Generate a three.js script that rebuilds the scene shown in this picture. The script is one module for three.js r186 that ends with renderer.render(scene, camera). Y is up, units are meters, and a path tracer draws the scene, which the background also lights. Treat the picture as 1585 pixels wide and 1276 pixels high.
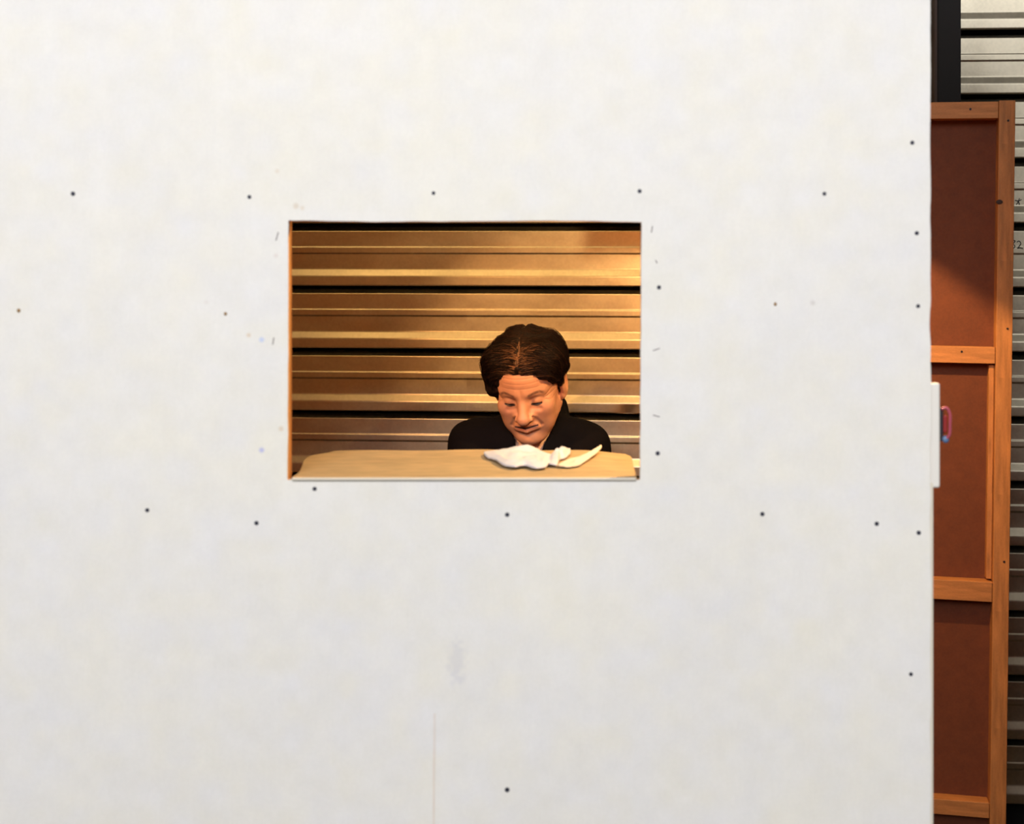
import * as THREE from 'three';
import { RoundedBoxGeometry } from 'three/addons/geometries/RoundedBoxGeometry.js';
import { mergeGeometries, mergeVertices } from 'three/addons/utils/BufferGeometryUtils.js';
import { RectAreaLightUniformsLib } from 'three/addons/lights/RectAreaLightUniformsLib.js';

// ------------------------------------------------------------------ camera, sky, daylight, exposure
const W = 1585, H = 1276, F = 1913, CU = 870, CV = 440, CAM_Y = 1.45, CAM_Z = 1.9;
const scene = new THREE.Scene();
const camera = new THREE.PerspectiveCamera(2 * Math.atan(H / 2 / F) * 180 / Math.PI, W / H, 0.05, 60);
camera.position.set(0, CAM_Y, CAM_Z);
camera.setViewOffset(W, H, W / 2 - CU, H / 2 - CV, W, H);      // film plane parallel to the board, lens shifted
camera.focus = 2.85; camera.userData.fStop = 3.2;
camera.updateProjectionMatrix();
camera.updateMatrixWorld();
const renderer = new THREE.WebGLRenderer();
renderer.toneMapping = THREE.LinearToneMapping;
renderer.toneMappingExposure = 1.0;
renderer.shadowMap.enabled = true;
RectAreaLightUniformsLib.init();
scene.background = new THREE.Color().setRGB(0.6, 0.66, 0.75);    // overcast sky outside the hall's openings
const ROOM = { x0: -3.3, x1: 3.6, z0: -1.75, z1: 6.5, h: 6.6 };
const WIN = { x0: -2.6, x1: 1.6, y0: 3.3, y1: 6.2 };            // hall window behind the camera
const daylight = new THREE.RectAreaLight(new THREE.Color().setRGB(0.97, 0.985, 1.015), 17.4, WIN.x1 - WIN.x0 - 0.1, WIN.y1 - WIN.y0 - 0.1);
daylight.position.set((WIN.x0 + WIN.x1) / 2, (WIN.y0 + WIN.y1) / 2, ROOM.z1 - 0.03);
daylight.lookAt(daylight.position.x, daylight.position.y, 0);
scene.add(daylight);
const STRIP = { x: -0.35, y: 2.25, z: -0.72, length: 1.3, nits: 28, color: [1.0, 0.60, 0.20] };
const LAMP = { x: 0.45, y: 1.768, z: -0.27, power: 3.1, color: [1.0, 0.62, 0.25] };
const CLAMP = { x: -0.62, y: 1.76, z: -0.16, aim: [-0.03, 1.19, -0.86], power: 3.1, color: [1.0, 0.48, 0.16] };

// ------------------------------------------------------------------ helpers
const P = (u, v, d) => new THREE.Vector3((u - CU) / F * d, CAM_Y - (v - CV) / F * d, CAM_Z - d);   // a measured spot of the photograph at a distance
let seed = 12345;
const rnd = () => { seed = (seed * 1664525 + 1013904223) >>> 0; return seed / 4294967296; };
const rr = (a, b) => a + (b - a) * rnd();
const clamp = (x, a, b) => Math.min(b, Math.max(a, x));
const sstep = (a, b, x) => { const t = clamp((x - a) / (b - a), 0, 1); return t * t * (3 - 2 * t); };
const mix = (a, b, t) => a + (b - a) * t;
function hash3(x, y, z) { let h = (x * 374761393 + y * 668265263 + z * 2147483647 + 97) | 0; h = Math.imul(h ^ (h >>> 13), 1274126177); return ((h ^ (h >>> 16)) >>> 0) / 4294967296; }
function noise(x, y, z = 0) {
  const xi = Math.floor(x), yi = Math.floor(y), zi = Math.floor(z), f = t => t * t * (3 - 2 * t), u = f(x - xi), v = f(y - yi), w = f(z - zi);
  const c = (a, b, d) => hash3(xi + a, yi + b, zi + d);
  return mix(mix(mix(c(0, 0, 0), c(1, 0, 0), u), mix(c(0, 1, 0), c(1, 1, 0), u), v), mix(mix(c(0, 0, 1), c(1, 0, 1), u), mix(c(0, 1, 1), c(1, 1, 1), u), v), w);
}
const fbm = (x, y, o = 4) => { let s = 0, a = 0.5, t = 0; for (let i = 0; i < o; i++) { s += a * noise(x, y, i * 7.3); t += a; x *= 2.03; y *= 2.03; a *= 0.5; } return s / t; };
const L2S = c => Math.round(255 * clamp(c <= 0.0031308 ? 12.92 * c : 1.055 * Math.pow(c, 1 / 2.4) - 0.055, 0, 1));
function tex(w, h, fn, srgb = true) {
  const a = new Uint8Array(w * h * 4);
  for (let j = 0; j < h; j++) for (let i = 0; i < w; i++) {
    const c = fn((i + 0.5) / w, (j + 0.5) / h), k = (j * w + i) * 4;
    for (let q = 0; q < 3; q++) a[k + q] = srgb ? L2S(c[q]) : Math.round(255 * clamp(c[q], 0, 1));
    a[k + 3] = 255;
  }
  const t = new THREE.DataTexture(a, w, h, THREE.RGBAFormat);
  t.magFilter = THREE.LinearFilter; t.minFilter = THREE.LinearMipmapLinearFilter; t.generateMipmaps = true;
  t.wrapS = t.wrapT = THREE.RepeatWrapping; if (srgb) t.colorSpace = THREE.SRGBColorSpace; t.needsUpdate = true;
  return t;
}
const std = (o, rgb) => { const m = new THREE.MeshStandardMaterial(o); if (rgb) m.color.setRGB(...rgb); return m; };
const used = {};
const numbered = n => { const k = used[n] = (used[n] ?? -1) + 1; return k ? `${n}_${String(k).padStart(3, '0')}` : n; };
function tag(o, label, category, group, kind) { o.userData = { label, category }; if (group) o.userData.group = group; if (kind) o.userData.kind = kind; return o; }
function mesh(name, geo, mat, parent = scene) {
  const m = new THREE.Mesh(geo, mat); m.name = parent === scene ? numbered(name) : name;
  m.castShadow = m.receiveShadow = true; parent.add(m); return m;
}
function group(name, pos = [0, 0, 0]) { const g = new THREE.Group(); g.name = numbered(name); g.position.set(...pos); scene.add(g); return g; }
function box(x0, x1, y0, y1, z0, z1, r = 0) {
  const w = x1 - x0, h = y1 - y0, d = z1 - z0;
  const g = r ? new RoundedBoxGeometry(w, h, d, 2, r) : new THREE.BoxGeometry(w, h, d);
  g.translate((x0 + x1) / 2, (y0 + y1) / 2, (z0 + z1) / 2);
  const p = g.attributes.position, n = g.attributes.normal, uv = g.attributes.uv;      // uv in metres
  for (let i = 0; i < p.count; i++) {
    const ax = Math.abs(n.getX(i)), ay = Math.abs(n.getY(i)), az = Math.abs(n.getZ(i));
    if (az >= ax && az >= ay) uv.setXY(i, p.getX(i), p.getY(i)); else if (ax >= ay) uv.setXY(i, p.getZ(i), p.getY(i)); else uv.setXY(i, p.getX(i), p.getZ(i));
  }
  return g;
}
const merge = list => mergeGeometries(list.map(g => { const k = g.index ? g.toNonIndexed() : g; for (const a of Object.keys(k.attributes)) if (!['position', 'normal', 'uv'].includes(a)) k.deleteAttribute(a); return k; }));
function tube(pts, r, seg = 20, rad = 8) { return new THREE.TubeGeometry(new THREE.CatmullRomCurve3(pts.map(p => p.isVector3 ? p : new THREE.Vector3(...p))), seg, r, rad, false); }

// ------------------------------------------------------------------ materials
// pale faced board: fibre mottling, grain and the pen and rust specks that the photograph shows on it
const BX0 = -2.65, BX1 = P(1442, 0, 1.9).x, BY1 = 3.3, BW = BX1 - BX0;
const marks = [[385, 519, 3.0, [0.62, 0.42, 0.22], 0.5], [405, 526, 3.5, [0.35, 0.48, 0.85], 0.55], [435, 664, 3.5, [0.62, 0.45, 0.28], 0.5], [405, 697, 3.5, [0.30, 0.32, 0.75], 0.6],
  [458, 319, 4, [0.55, 0.40, 0.25], 0.4], [429, 265, 3, [0.6, 0.45, 0.3], 0.3], [1258, 469, 3.5, [0.45, 0.38, 0.36], 0.35], [319, 468, 3, [0.6, 0.5, 0.45], 0.25],
  [427, 396, 3, [0.6, 0.45, 0.4], 0.3], [468, 322, 3, [0.62, 0.45, 0.28], 0.35]].map(([u, v, r, c, a]) => { const p = P(u, v, 1.9); return [p.x, p.y, r * 0.001, c, a]; });
const lineX = P(672, 0, 1.9).x, lineY = P(0, 1105, 1.9).y, boxMark = P(707, 1025, 1.9);
const boardTex = tex(2048, 2048, (u, v) => {
  const x = BX0 + u * BW, y = v * BY1;
  const coarse = fbm(x * 5 + 3, y * 5, 4) - 0.5, mid = fbm(x * 38, y * 38 + 9, 3) - 0.5, fine = noise(x * 420, y * 420) - 0.5, fib = noise(x * 900, y * 70, 3) - 0.5;
  const k = 1 + 0.05 * coarse + 0.07 * mid + 0.035 * fine + 0.02 * fib, warm = 0.10 * coarse + 0.16 * (fbm(x * 24 + 40, y * 24, 3) - 0.5);
  const c = [0.800 * k * (1 + 0.15 * warm), 0.770 * k, 0.725 * k * (1 - 0.75 * warm)];
  for (const [mx, my, r, mc, a] of marks) { const d = Math.hypot(x - mx, y - my); if (d < r * 2) { const t = a * (1 - sstep(r * 0.5, r * 1.6, d)); for (let q = 0; q < 3; q++) c[q] = mix(c[q], mc[q], t); } }
  const dl = Math.abs(x - lineX - 0.001 * Math.sin(y * 9));
  if (dl < 0.004 && y < lineY) { const t = 0.4 * (1 - sstep(0.0006, 0.0024, dl)) * (0.55 + 0.45 * noise(7, y * 40)); c[0] = mix(c[0], 0.62, t); c[1] = mix(c[1], 0.42, t); c[2] = mix(c[2], 0.28, t); }
  const dm = Math.hypot((x - boxMark.x) * 2.2, y - boxMark.y); if (dm < 0.045) { const t = 0.22 * (1 - sstep(0.01, 0.045, dm + 0.03 * (noise(x * 160, y * 160) - 0.5))); c[0] = mix(c[0], 0.42, t); c[1] = mix(c[1], 0.42, t); c[2] = mix(c[2], 0.55, t); }
  return c;
});
const M = {};
M.board = std({ map: boardTex, roughness: 0.75 });
const hbTex = tex(512, 512, (u, v) => { const k = 0.8 + 0.25 * fbm(u * 60, v * 60, 3) + 0.2 * (noise(u * 400, v * 400) - 0.5); return [0.145 * k, 0.036 * k, 0.010 * k]; });
M.hardboard = std({ map: hbTex, roughness: 0.8 });
M.boardBack = std({ roughness: 0.8 }, [0.68, 0.26, 0.08]);
M.boardEdge = std({ roughness: 0.9 }, [0.62, 0.38, 0.17]);
const ctTex = tex(1024, 1024, (u, v) => { const g = fbm(u * 6, v * 55, 4) - 0.5, s = fbm(u * 26 + 4, v * 40, 3) - 0.5, k = 1 + 0.35 * g + 0.4 * s + 0.1 * (noise(u * 500, v * 500) - 0.5); return [0.46 * k, 0.325 * k * (1 - 0.08 * s), 0.165 * k * (1 - 0.15 * s)]; });
M.counter = std({ map: ctTex, roughness: 0.6 });
const wdTex = tex(512, 512, (u, v) => { const g = fbm(u * 42, v * 5, 4) - 0.5, k = 1 + 0.7 * g + 0.14 * (noise(u * 300, v * 80) - 0.5); return [0.44 * k, 0.175 * k, 0.050 * k]; });
wdTex.repeat.set(4, 4);
M.pine = std({ map: wdTex, roughness: 0.65 });
const wdTexH = wdTex.clone(); wdTexH.rotation = Math.PI / 2; wdTexH.needsUpdate = true;
M.pineAcross = std({ map: wdTexH, roughness: 0.65 });
const rghTex = tex(512, 512, (u, v) => { const k = 0.80 + 0.3 * (fbm(u * 8, v * 30, 4) - 0.5) + 0.12 * (noise(u * 200, v * 300) - 0.5); return [k, k, k]; }, false);
const zincTex = tex(512, 512, (u, v) => { const k = 0.95 + 0.22 * (fbm(u * 14, v * 14, 4) - 0.5) + 0.10 * (noise(u * 220, v * 220) - 0.5); return [0.68 * k, 0.61 * k, 0.47 * k]; });
M.zinc = std({ map: zincTex, roughnessMap: rghTex, metalness: 1, roughness: 0.50 });
M.darkSteel = std({ roughness: 0.9 }, [0.010, 0.009, 0.009]);
M.screw = std({ roughness: 0.45, metalness: 0.5 }, [0.035, 0.035, 0.055]);
M.rust = std({ roughness: 0.8, metalness: 0.2 }, [0.30, 0.17, 0.06]);
M.staple = std({ roughness: 0.5, metalness: 0.6 }, [0.32, 0.28, 0.29]);
const flTex = tex(512, 512, (u, v) => { const k = 0.85 + 0.4 * (fbm(u * 8, v * 8, 5) - 0.5); return [0.06 * k, 0.055 * k, 0.05 * k]; });
M.concrete = std({ map: flTex, roughness: 0.85 });
M.plaster = std({ roughness: 0.9 }, [0.30, 0.27, 0.22]);
M.darkRoof = std({ roughness: 0.9 }, [0.07, 0.065, 0.06]);
M.frame = std({ roughness: 0.5 }, [0.35, 0.35, 0.34]);
M.glass = new THREE.MeshPhysicalMaterial({ transmission: 1, thickness: 0, roughness: 0, color: 0xffffff });

// ------------------------------------------------------------------ the hall
tag(mesh('floor', box(ROOM.x0 - 0.2, ROOM.x1 + 0.2, -0.15, 0, ROOM.z0 - 0.2, ROOM.z1 + 0.2), M.concrete), 'dark grey concrete floor of the hall', 'floor', null, 'structure');
const R = ROOM;
tag(mesh('ceiling', box(R.x0 - 0.2, R.x1 + 0.2, R.h, R.h + 0.2, R.z0 - 0.2, R.z1 + 0.2), M.darkRoof), 'dark hall ceiling far above the board', 'ceiling', null, 'structure');
tag(mesh('wall_left', box(R.x0 - 0.2, R.x0, 0, R.h, R.z0, R.z1), M.plaster), 'plain grey plaster side wall beyond the board', 'wall', null, 'structure');
tag(mesh('wall_right', box(R.x1, R.x1 + 0.2, 0, R.h, R.z0, R.z1), M.plaster), 'plain grey plaster side wall past the wooden frame', 'wall', null, 'structure');
tag(mesh('wall_front', merge([box(R.x0, WIN.x0, 0, R.h, R.z1, R.z1 + 0.2), box(WIN.x1, R.x1, 0, R.h, R.z1, R.z1 + 0.2), box(WIN.x0, WIN.x1, 0, WIN.y0, R.z1, R.z1 + 0.2), box(WIN.x0, WIN.x1, WIN.y1, R.h, R.z1, R.z1 + 0.2)]), M.plaster),
  'plaster wall with the large daylight window', 'wall', null, 'structure');
{
  const w = group('window_1', [0, 0, 0]); tag(w, 'large daylight window in the plaster wall', 'window', null, 'structure');
  mesh('window_frame', merge([box(WIN.x0, WIN.x1, WIN.y0, WIN.y0 + 0.06, R.z1 + 0.08, R.z1 + 0.14), box(WIN.x0, WIN.x1, WIN.y1 - 0.06, WIN.y1, R.z1 + 0.08, R.z1 + 0.14), box(WIN.x0, WIN.x0 + 0.06, WIN.y0, WIN.y1, R.z1 + 0.08, R.z1 + 0.14), box(WIN.x1 - 0.06, WIN.x1, WIN.y0, WIN.y1, R.z1 + 0.08, R.z1 + 0.14)]), M.frame, w);
  mesh('pane', box(WIN.x0 + 0.05, WIN.x1 - 0.05, WIN.y0 + 0.05, WIN.y1 - 0.05, R.z1 + 0.105, R.z1 + 0.111), M.glass, w);
}

// ------------------------------------------------------------------ corrugated metal back wall
{
  const w = group('wall_back', [-0.245, 0, -1.235]);
  w.rotation.set(0, -3.6 * Math.PI / 180, -0.0022);
  tag(w, 'corrugated galvanised metal wall with horizontal ribs and beads', 'wall', null, 'structure');
  // one period, going down from the lower lip of a crest: [drop, depth towards the room]
  const CREST = 0.0098, BEAD = 0.0022;
  const seg = [[0.0393, 0], [0.003, BEAD], [0.0135, 0], [0.003, -BEAD], [0.0385, 0], [0.018, CREST], [0.0243, 0]], GAP = 0.0195;
  const period = GAP + seg.reduce((q, k) => q + k[0], 0), anchor = 1.4455 - GAP;             // anchor: upper edge of the strip below the hole's middle gap
  const dent = [P(972, 634, 3.09).x + 0.245, P(972, 636, 3.09).y], strips = [], rows = [];
  const xs = []; for (let x = -3.1; x <= 3.75; x += (x > -0.6 && x < 0.75) ? 0.015 : 0.1) xs.push(x);
  for (let k = Math.floor((anchor - 0.16) / period); k >= -31; k--) {
    let y = anchor - k * period, z = 0; const corners = [[y + 0.012, -0.030], [y, 0]];
    for (const [dy, dz] of seg) { y -= dy; z += dz; corners.push([y, z]); }
    corners.push([y - 0.0004, z - 0.012]); corners.push([y + 0.014, z - 0.030]);
    const prof = [corners[0]];
    for (let i = 1; i < corners.length - 1; i++) {
      const a = corners[i - 1], b = corners[i], c = corners[i + 1];
      const la = Math.hypot(a[0] - b[0], a[1] - b[1]), lc = Math.hypot(c[0] - b[0], c[1] - b[1]), q = Math.min(0.0030, 0.42 * la, 0.42 * lc);
      const p0 = [b[0] + (a[0] - b[0]) / la * q, b[1] + (a[1] - b[1]) / la * q], p1 = [b[0] + (c[0] - b[0]) / lc * q, b[1] + (c[1] - b[1]) / lc * q];
      for (let m = 0; m <= 4; m++) { const t = m / 4; prof.push([(1 - t) * (1 - t) * p0[0] + 2 * t * (1 - t) * b[0] + t * t * p1[0], (1 - t) * (1 - t) * p0[1] + 2 * t * (1 - t) * b[1] + t * t * p1[1]]); }
    }
    prof.push(corners[corners.length - 1]);
    rows.push(...prof.slice(5, -5));
    const pos = [], uv = [], idx = [], n = prof.length;
    for (const x of xs) for (const [py, pz] of prof) {
      let zz = pz + 0.0011 * (noise(x * 2.2, py * 9) - 0.5) + 0.0005 * (noise(x * 9, py * 30) - 0.5), yy = py + 0.0012 * (noise(x * 1.3, k * 3.7) - 0.5);
      const ex = (x - dent[0]) / 0.028, ey = (py - dent[1]) / 0.012, e = ex * ex + ey * ey;
      if (e < 4) { zz -= 0.006 * Math.exp(-e * 1.4) * (1 + 0.5 * Math.sin(x * 160)); yy -= 0.003 * Math.exp(-e); }
      pos.push(x, yy, zz); uv.push(x, py + k * 0.37);
    }
    for (let i = 0; i < xs.length - 1; i++) for (let q = 0; q < n - 1; q++) { const a = i * n + q; idx.push(a, a + 1, a + n, a + 1, a + n + 1, a + n); }
    const g = new THREE.BufferGeometry(); g.setAttribute('position', new THREE.Float32BufferAttribute(pos, 3)); g.setAttribute('uv', new THREE.Float32BufferAttribute(uv, 2)); g.setIndex(idx); g.computeVertexNormals();
    mesh('metal_strip', g, M.zinc, w);
  }
  rows.sort((a, b) => b[0] - a[0]);
  mesh('backing', box(-3.0, 3.7, 0.01, 6.56, -0.25, -0.075), std({ roughness: 0.95 }, [0.012, 0.011, 0.011]), w);
  // ink handwriting on the sheet, cut by the wooden frame in the photograph
  const inv = new THREE.Matrix4(); w.updateMatrixWorld(true); inv.copy(w.matrixWorld).invert();
  const ink = std({ roughness: 0.7 }, [0.03, 0.028, 0.03]);
  const stroke = pts => {                       // pts in photograph pixels
    const v = pts.map(([a, b]) => { const q = P(a + 2.5, b, 3.0).applyMatrix4(inv); q.z = zAt(q.y) + 0.0006; return q; });
    return new THREE.TubeGeometry(new THREE.CatmullRomCurve3(v), 24, 0.0011, 5);
  };
  const zAt = yy => { for (let k = 0; k < rows.length - 1; k++) if (rows[k][0] >= yy && rows[k + 1][0] < yy) return mix(rows[k][1], rows[k + 1][1], (rows[k][0] - yy) / (rows[k][0] - rows[k + 1][0])); return 0; };
  mesh('handwriting', merge([
    stroke([[1578.5, 372], [1574, 371], [1572, 374], [1575, 377], [1578, 380], [1575, 384], [1572, 381], [1575, 377], [1578.5, 372]]),
    stroke([[1581, 374], [1584, 372], [1587, 376], [1583, 382], [1581, 384], [1585, 383], [1590, 384]]),
    stroke([[1578, 308], [1583, 309], [1588, 307]]), stroke([[1580, 315], [1583, 310], [1585, 305]]), stroke([[1583, 309], [1585, 315]]),
  ]), ink, w);
}

// ------------------------------------------------------------------ dark steel post in front of the metal wall
{
  const g = group('steel_post', [0.931, 0, -1.075]);
  mesh('flange', box(-0.027, 0.027, 0, 6.58, 0, 0.006), M.darkSteel, g);
  mesh('web', box(-0.034, -0.028, 0, 6.58, -0.055, 0.0), std({ roughness: 0.7 }, [0.05, 0.026, 0.016]), g);
  mesh('web', box(-0.028, 0.026, 0, 6.58, -0.006, 0.0), M.darkSteel, g);
  tag(g, 'black steel upright post standing against the corrugated metal', 'post');
}

// ------------------------------------------------------------------ pale board partition with the serving hole
const holePx = [[445, 743], [446.5, 341], [560, 343], [700, 342.5], [850, 341.5], [993, 344], [990.5, 743]];
{
  const w = group('wall_partition', [0, 0, 0]);
  tag(w, 'pale cream board partition with a rectangular serving hole', 'wall', null, 'structure');
  const wob = (a, b, amp, step, f) => { const out = [], L = a.distanceTo(b), n = Math.max(2, Math.round(L / step)), dx = (b.x - a.x) / L, dy = (b.y - a.y) / L; for (let i = 0; i < n; i++) { const t = i / n, e = amp * (fbm(t * L * f + a.x * 31, a.y * 17, 3) - 0.5) * (i ? 1 : 0.3); out.push(new THREE.Vector2(mix(a.x, b.x, t) - dy * e, mix(a.y, b.y, t) + dx * e)); } return out; };
  const V = (x, y) => new THREE.Vector2(x, y);
  const eTop = P(1441, 0, 1.9), eMid = P(1440, 560, 1.9), eBot = P(1441.5, 1276, 1.9);
  const outer = [V(BX0, 0), V(eBot.x, 0), ...wob(V(eBot.x, 0.002), V(eMid.x, eMid.y), 0.0035, 0.008, 28), ...wob(V(eMid.x, eMid.y), V(eTop.x, BY1), 0.0045, 0.008, 24), V(eTop.x, BY1), V(BX0, BY1)];
  const hp = holePx.map(([u, v]) => { const p = P(u, v, 1.9); return V(p.x, p.y); });
  const hole = []; for (let i = 0; i < hp.length; i++) hole.push(...wob(hp[i], hp[(i + 1) % hp.length], 0.002, 0.01, 30));
  const T = 0.012, sh = new THREE.Shape(outer); sh.holes.push(new THREE.Path(hole));
  const eg = new THREE.ExtrudeGeometry(sh, { depth: T, bevelEnabled: false, steps: 1 }); eg.translate(0, 0, -T);
  const split = keep => {
    const p = eg.attributes.position, nn = eg.attributes.normal, P2 = [], N2 = [], U2 = [];
    for (let t = 0; t < p.count; t += 3) { if (!keep(nn.getZ(t))) continue; for (let q = t; q < t + 3; q++) { P2.push(p.getX(q), p.getY(q), p.getZ(q)); N2.push(nn.getX(q), nn.getY(q), nn.getZ(q)); U2.push((p.getX(q) - BX0) / BW, p.getY(q) / BY1); } }
    const g = new THREE.BufferGeometry(); g.setAttribute('position', new THREE.Float32BufferAttribute(P2, 3)); g.setAttribute('normal', new THREE.Float32BufferAttribute(N2, 3)); g.setAttribute('uv', new THREE.Float32BufferAttribute(U2, 2)); return g;
  };
  const front = split(z => z > 0.5), edge = split(z => Math.abs(z) <= 0.5), back = split(z => z < -0.5);
  for (let i = 0; i < back.attributes.uv.count; i++) back.attributes.uv.setXY(i, back.attributes.position.getX(i), back.attributes.position.getY(i));
  mesh('sheet', mergeGeometries([front, edge, back], true), [M.board, M.boardEdge, M.boardBack], w);
  // battens behind the sheet
  const hl = hp[0].x, hr = hp[6].x, ht = hp[1].y, hb = hp[0].y;
  for (const [x0, x1, y0, y1] of [[hl - 0.036, hl - 0.001, 0, BY1], [hr + 0.003, hr + 0.038, 0, BY1], [hl - 0.001, hr + 0.003, ht + 0.004, ht + 0.04], [hl - 0.001, hr + 0.003, hb - 0.06, hb - 0.022], [eMid.x - 0.05, eMid.x - 0.012, 0, BY1], [-1.6, -1.56, 0, BY1]])
    mesh('batten', box(x0, x1, y0, y1, -T - 0.022, -T), M.pine, w);
  // screws
  const sg = new THREE.LatheGeometry([[0.0001, 0.0004], [0.0009, 0.0004], [0.0012, 0.0010], [0.0029, 0.0011], [0.0034, 0.0006], [0.0035, -0.0010], [0.0012, -0.004]].map(([a, b]) => new THREE.Vector2(a, b)), 14); sg.rotateX(Math.PI / 2);
  for (const [u, v, s] of [[113, 300, 1], [386, 305, 0.9], [671, 299, 0.85], [990, 296, 0.95], [1276, 300, 0.9], [1412, 221, 0.95], [1419, 361, 0.95], [1421, 474, 0.9], [1422, 825, 1], [1357, 811, 1], [1180, 796, 1], [785, 797, 1], [487, 757, 0.95], [397, 810, 1], [228, 790, 0.95], [1018, 702, 1], [1020, 445, 0.95], [1410, 1044, 0.9], [785, 1223, 1.1]]) {
    const m = mesh('screw', sg, M.screw, w); m.position.copy(P(u, v, 1.9)); m.position.z = 0; m.scale.set(s, s, 1);
  }
  const ng = new THREE.SphereGeometry(0.0026, 12, 6); ng.scale(1, 1, 0.35);
  for (const [u, v, s] of [[29, 481, 1.1], [349, 486, 0.95], [1200, 471, 0.95]]) { const m = mesh('nail', ng, M.rust, w); m.position.copy(P(u, v, 1.9)); m.position.z = 0.0002; m.scale.set(s, s * 1.15, 1); }
  const tg = new THREE.CapsuleGeometry(0.0008, 0.010, 3, 6);
  for (const [u, v, a, s] of [[429, 366, -0.28, 1.2], [423, 528, -0.16, 1], [1009, 355, -0.15, 0.9], [1016, 541, 1.9, 1], [1016, 644, 1.3, 0.95], [1016, 405, 0.5, 0.5]]) { const m = mesh('staple', tg, M.staple, w); m.position.copy(P(u, v, 1.9)); m.position.z = 0.0004; m.rotation.z = a; m.scale.y = s; }
  // pale strips fixed behind the free edge
  const a = P(1430, 756, 1.913), b = P(1455.5, 593, 1.913);
  const cs = mesh('catch_strip', box(a.x, b.x, a.y, b.y, -0.024, -T - 0.0005, 0.004), std({ roughness: 0.6 }, [0.80, 0.77, 0.71]), w); cs.rotation.z = 0;
  const e0 = P(1425, 700, 1.913), e1 = P(1444.5, 757, 1.913);
  mesh('edge_strip', box(e0.x, e1.x, 0, e1.y + 0.01, -0.0185, -T - 0.0004, 0.001), std({ roughness: 0.75 }, [0.74, 0.68, 0.56]), w);
}
// little coloured pull behind the free edge
{
  const c = P(1456, 659, 1.935), g = group('pull_handle', [c.x, c.y, c.z]);
  const s = 1.935 / F;
  mesh('backing_block', box(-0.012, 4 * s, -24 * s, 28 * s, -0.006, 0.002, 0.002), std({ roughness: 0.5 }, [0.02, 0.014, 0.02]), g);
  mesh('grip', tube([[0, 26 * s, 0.004], [7 * s, 28 * s, 0.005], [12 * s, 20 * s, 0.006], [12.5 * s, 2 * s, 0.006], [11.5 * s, -14 * s, 0.006], [8 * s, -19 * s, 0.005]], 0.0022, 30, 8), std({ roughness: 0.35 }, [0.42, 0.075, 0.12]), g);
  mesh('insert', box(3.5 * s, 10 * s, -11 * s, 16 * s, -0.003, 0.003, 0.0025), std({ roughness: 0.4 }, [0.26, 0.02, 0.02]), g);
  const e = new THREE.SphereGeometry(5 * s, 14, 10); e.scale(1.1, 1.15, 0.8); e.translate(6.5 * s, -21 * s, 0.003);
  mesh('end_cap', e, std({ roughness: 0.35 }, [0.10, 0.18, 0.34]), g);
  tag(g, 'small red and pink loop handle with a blue tip at the board edge', 'handle');
}

// ------------------------------------------------------------------ counter behind the hole
const CT = CAM_Y - (742 - CV) / F * 1.885;
{
  const g = group('serving_counter', [0, 0, 0]);
  tag(g, 'tan wooden counter top set through the bottom of the serving hole', 'counter');
  const T = 0.011, nx = 40, nz = 14, pos = [], uv = [], idx = [];
  const xl = t => mix(-0.4155, -0.438, sstep(0.1, 0.75, t)) + 0.034 * sstep(0.8, 1.0, t), xr = t => 0.1145 + 0.008 * t - 0.010 * sstep(0.9, 1, t);
  const top = [], hgt = (x, t) => 0.0016 * Math.cos((x + 0.15) * 6) * t - 0.0065 * t * sstep(0.02, 0.14, x) + 0.0008 * Math.sin(x * 31) * t;
  for (let side = 0; side < 2; side++) for (let j = 0; j <= nz; j++) for (let i = 0; i <= nx; i++) {
    const t = j / nz, x = mix(xl(t), xr(t), i / nx), rear = 0.3055 - 0.006 * Math.abs(x) ;
    const z = -0.0015 - t * rear;
    pos.push(x, CT + hgt(x, t) - (side ? T : 0), z); uv.push(x * 1.6, z * 1.6);
  }
  const n = nx + 1, m = (nz + 1) * n;
  for (let j = 0; j < nz; j++) for (let i = 0; i < nx; i++) { const a = j * n + i; idx.push(a, a + 1, a + n, a + 1, a + n + 1, a + n); idx.push(m + a, m + a + n, m + a + 1, m + a + 1, m + a + n, m + a + n + 1); }
  const wallq = (a, b) => idx.push(a, a + m, b, b, a + m, b + m);
  for (let i = 0; i < nx; i++) { wallq(i + 1, i); wallq(nz * n + i, nz * n + i + 1); }
  for (let j = 0; j < nz; j++) { wallq(j * n, j * n + n); wallq(j * n + n + nx, j * n + nx); }
  let bg = new THREE.BufferGeometry(); bg.setAttribute('position', new THREE.Float32BufferAttribute(pos, 3)); bg.setAttribute('uv', new THREE.Float32BufferAttribute(uv, 2)); bg.setIndex(idx);
  bg = bg.toNonIndexed(); bg.computeVertexNormals();
  mesh('counter_top', bg, M.counter, g);
  mesh('front_lip', box(-0.4150, 0.1140, CT - 0.004, CT + 0.0003, -0.003, 0.0052, 0.0018), std({ roughness: 0.8 }, [0.66, 0.60, 0.50]), g);
  for (const x of [-0.37, 0.055]) mesh('leg', box(x, x + 0.036, 0, CT - T - 0.006, -0.275, -0.24), M.pine, g);
  mesh('apron', box(-0.334, 0.055, CT - T - 0.062, CT - T - 0.007, -0.27, -0.25), M.pineAcross, g);
}

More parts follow.
